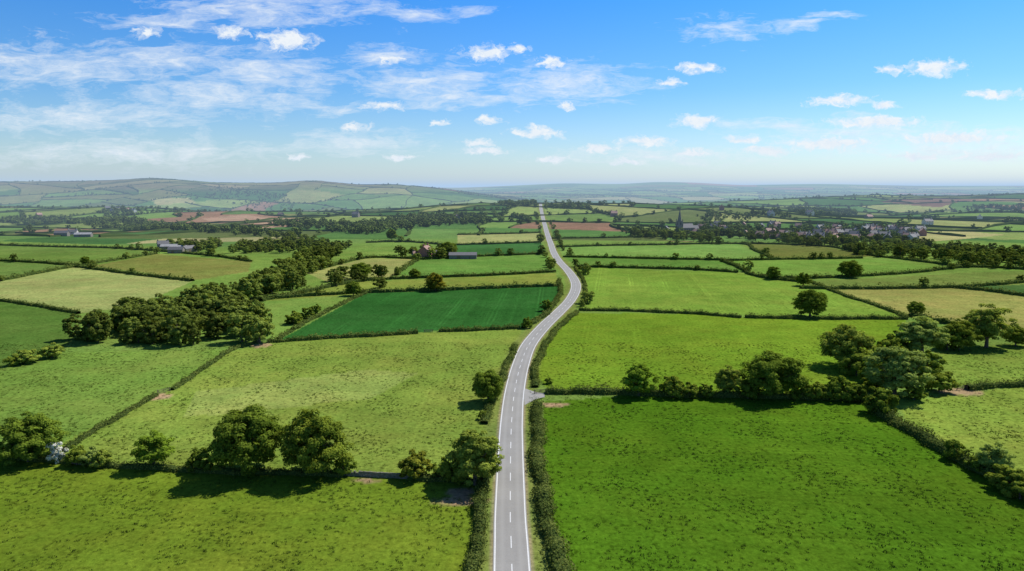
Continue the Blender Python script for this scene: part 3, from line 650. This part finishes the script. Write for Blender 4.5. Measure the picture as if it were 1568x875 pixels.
# ------------------------------------------------------------------ sun, sky, clouds
EL=50; AZ=53
S=Vector((math.sin(math.radians(AZ))*math.cos(math.radians(EL)),math.cos(math.radians(AZ))*math.cos(math.radians(EL)),math.sin(math.radians(EL))))
ld=bpy.data.lights.new('sun','SUN'); ld.energy=5.0; ld.angle=math.radians(.5); ld.color=(1,.955,.87)
so=bpy.data.objects.new('sun',ld); scene.collection.objects.link(so); so.rotation_euler=S.to_track_quat('Z','Y').to_euler(); so.location=(300,200,400)
w=bpy.data.worlds.new('World'); scene.world=w; w.use_nodes=True; nt=w.node_tree; nt.nodes.clear(); L=nt.links.new
try: w.cycles.sampling_method='NONE'
except Exception as ex: print(ex)
out=N(nt,'ShaderNodeOutputWorld'); sky=N(nt,'ShaderNodeTexSky',sky_type='NISHITA'); sky.sun_disc=False; sky.sun_elevation=math.radians(EL); sky.sun_rotation=math.radians(AZ)
sky.altitude=300; sky.air_density=1.0; sky.dust_density=.6; sky.ozone_density=2.5
tc=N(nt,'ShaderNodeTexCoord').outputs['Generated']; sp=N(nt,'ShaderNodeSeparateXYZ'); L(tc,sp.inputs[0])
cr=N(nt,'ShaderNodeValToRGB'); L(sp.outputs[2],cr.inputs[0]); el=cr.color_ramp.elements
el[0].position=0.0; el[0].color=(.50,.55,.62,1); el[1].position=1; el[1].color=(.26,.31,.36,1)
for p_,c_ in((.05,(.44,.53,.62)),(.13,(.26,.46,.65)),(.27,(.115,.42,.75)),(.55,(.16,.28,.42))):
    e=el.new(p_); e.color=(*c_,1)
tinted=N(nt,'ShaderNodeVectorMath',operation='MULTIPLY'); L(sky.outputs[0],tinted.inputs[0]); L(cr.outputs[0],tinted.inputs[1])
ya=mth(nt,'MAXIMUM',mth(nt,'ABSOLUTE',sp.outputs[1]),.05)
a_=mth(nt,'DIVIDE',sp.outputs[0],ya); e_=mth(nt,'DIVIDE',sp.outputs[2],ya)
cb=N(nt,'ShaderNodeCombineXYZ'); L(a_,cb.inputs[0]); L(e_,cb.inputs[1]); P0=cb.outputs[0]
def warpv(P,sx,sy,sc,amt):
    mp=N(nt,'ShaderNodeMapping'); L(P,mp.inputs[0]); mp.inputs['Scale'].default_value=(sx,sy,1)
    n=N(nt,'ShaderNodeTexNoise'); n.inputs['Scale'].default_value=sc; n.inputs['Detail'].default_value=4; n.inputs['Roughness'].default_value=.6; L(mp.outputs[0],n.inputs['Vector'])
    s=N(nt,'ShaderNodeVectorMath',operation='SUBTRACT'); L(n.outputs['Color'],s.inputs[0]); s.inputs[1].default_value=(.5,.5,.5)
    q=N(nt,'ShaderNodeVectorMath',operation='MULTIPLY'); L(s.outputs[0],q.inputs[0]); q.inputs[1].default_value=(amt,amt*.45,0)
    r=N(nt,'ShaderNodeVectorMath',operation='ADD'); L(P,r.inputs[0]); L(q.outputs[0],r.inputs[1]); return r.outputs[0],n.outputs['Fac']
def blobs(P,lst):
    acc=None
    for cx,cy,rx,ry in lst:
        d=ray(cx,cy); c=(d[0]/d[1],d[2]/d[1],0)
        s=N(nt,'ShaderNodeVectorMath',operation='SUBTRACT'); L(P,s.inputs[0]); s.inputs[1].default_value=c
        q=N(nt,'ShaderNodeVectorMath',operation='MULTIPLY'); L(s.outputs[0],q.inputs[0]); q.inputs[1].default_value=(F/rx,F/ry,0)
        l=N(nt,'ShaderNodeVectorMath',operation='LENGTH'); L(q.outputs[0],l.inputs[0]); v=l.outputs['Value']
        acc=v if acc is None else mth(nt,'MINIMUM',acc,v)
    return mth(nt,'SUBTRACT',1.,acc)
cum=[(440,62,50,20),(412,55,26,10),(745,78,46,15),(790,74,30,8),(842,96,32,12),(1430,104,62,16),(1365,107,24,10),(1285,154,60,13),(1068,105,44,8),(1024,125,26,7),(870,161,20,8),(820,203,56,11),(735,218,36,8),(985,217,56,11),(1072,186,52,10),(1137,214,42,9),(918,228,42,8),(1525,144,54,9),(1340,188,95,13),(1275,220,110,16),(1460,212,115,15),(1175,230,54,8),(540,196,30,10),(672,189,20,7),(748,184,26,8),(845,243,34,7),(585,163,40,9),(1350,162,30,8),(225,50,24,12),(1060,234,56,8),(455,242,26,7),(740,229,42,8),(1520,238,95,11),(350,50,34,9),(600,90,26,8),(960,246,44,6),(610,240,34,6),(1400,240,60,7)]
cir=[(90,102,240,40),(260,95,140,28),(400,115,140,36),(330,148,180,28),(650,130,140,32),(680,152,100,17),(860,130,140,32),(400,14,200,30),(1110,45,85,20),(1225,38,60,9),(1270,24,60,8),(150,175,200,30),(590,88,85,18),(760,160,80,11),(470,163,110,13),(540,218,130,24),(200,232,300,26),(1480,225,190,30),(1000,240,200,18),(700,120,80,14),(620,20,130,12),(60,180,160,18),(1300,200,160,22),(250,30,120,16),(1180,190,110,14)]
Pw,nf=warpv(P0,.8,1.6,38,.05); n2=noise(nt,Pw,75,5,.65)
dc=mth(nt,'ADD',blobs(Pw,cum),mth(nt,'MULTIPLY',mth(nt,'SUBTRACT',n2,.52),1.9)); ac=mrange(nt,dc,.08,.72,0,.97)
Pc,nf2=warpv(P0,.5,2.5,14,.10)
mp=N(nt,'ShaderNodeMapping'); L(Pc,mp.inputs[0]); mp.inputs['Scale'].default_value=(1,4,1); n3=noise(nt,mp.outputs[0],19,6,.7)
dd_=mth(nt,'ADD',blobs(Pc,cir),mth(nt,'MULTIPLY',mth(nt,'SUBTRACT',n3,.5),3.4)); ai=mrange(nt,dd_,.0,1.35,0,.80)
ff=mth(nt,'MULTIPLY',mth(nt,'MAXIMUM',ac,ai),mrange(nt,sp.outputs[2],.0,.03,0,1),clamp=True)
bg=N(nt,'ShaderNodeBackground'); L(tinted.outputs[0],bg.inputs[0]); bg.inputs[1].default_value=.15*1.45
bc=N(nt,'ShaderNodeBackground'); L(mixc(nt,mrange(nt,n2,.35,.65,0,1),(.80,.88,.97),(.94,.975,1)),bc.inputs[0]); bc.inputs[1].default_value=.98
mx=N(nt,'ShaderNodeMixShader'); L(ff,mx.inputs[0]); L(bg.outputs[0],mx.inputs[1]); L(bc.outputs[0],mx.inputs[2]); L(mx.outputs[0],out.inputs[0])
# ------------------------------------------------------------------ camera
cd=bpy.data.cameras.new('camera'); cd.sensor_width=36; cd.lens=F/1568*36; cd.clip_end=60000; cd.clip_start=.5
co=bpy.data.objects.new('camera',cd); scene.collection.objects.link(co); co.location=(0,0,CAMZ); co.rotation_euler=(math.pi/2-PITCH,0,0); scene.camera=co
scene.view_settings.view_transform='Standard'; scene.view_settings.look='None'; scene.view_settings.exposure=0
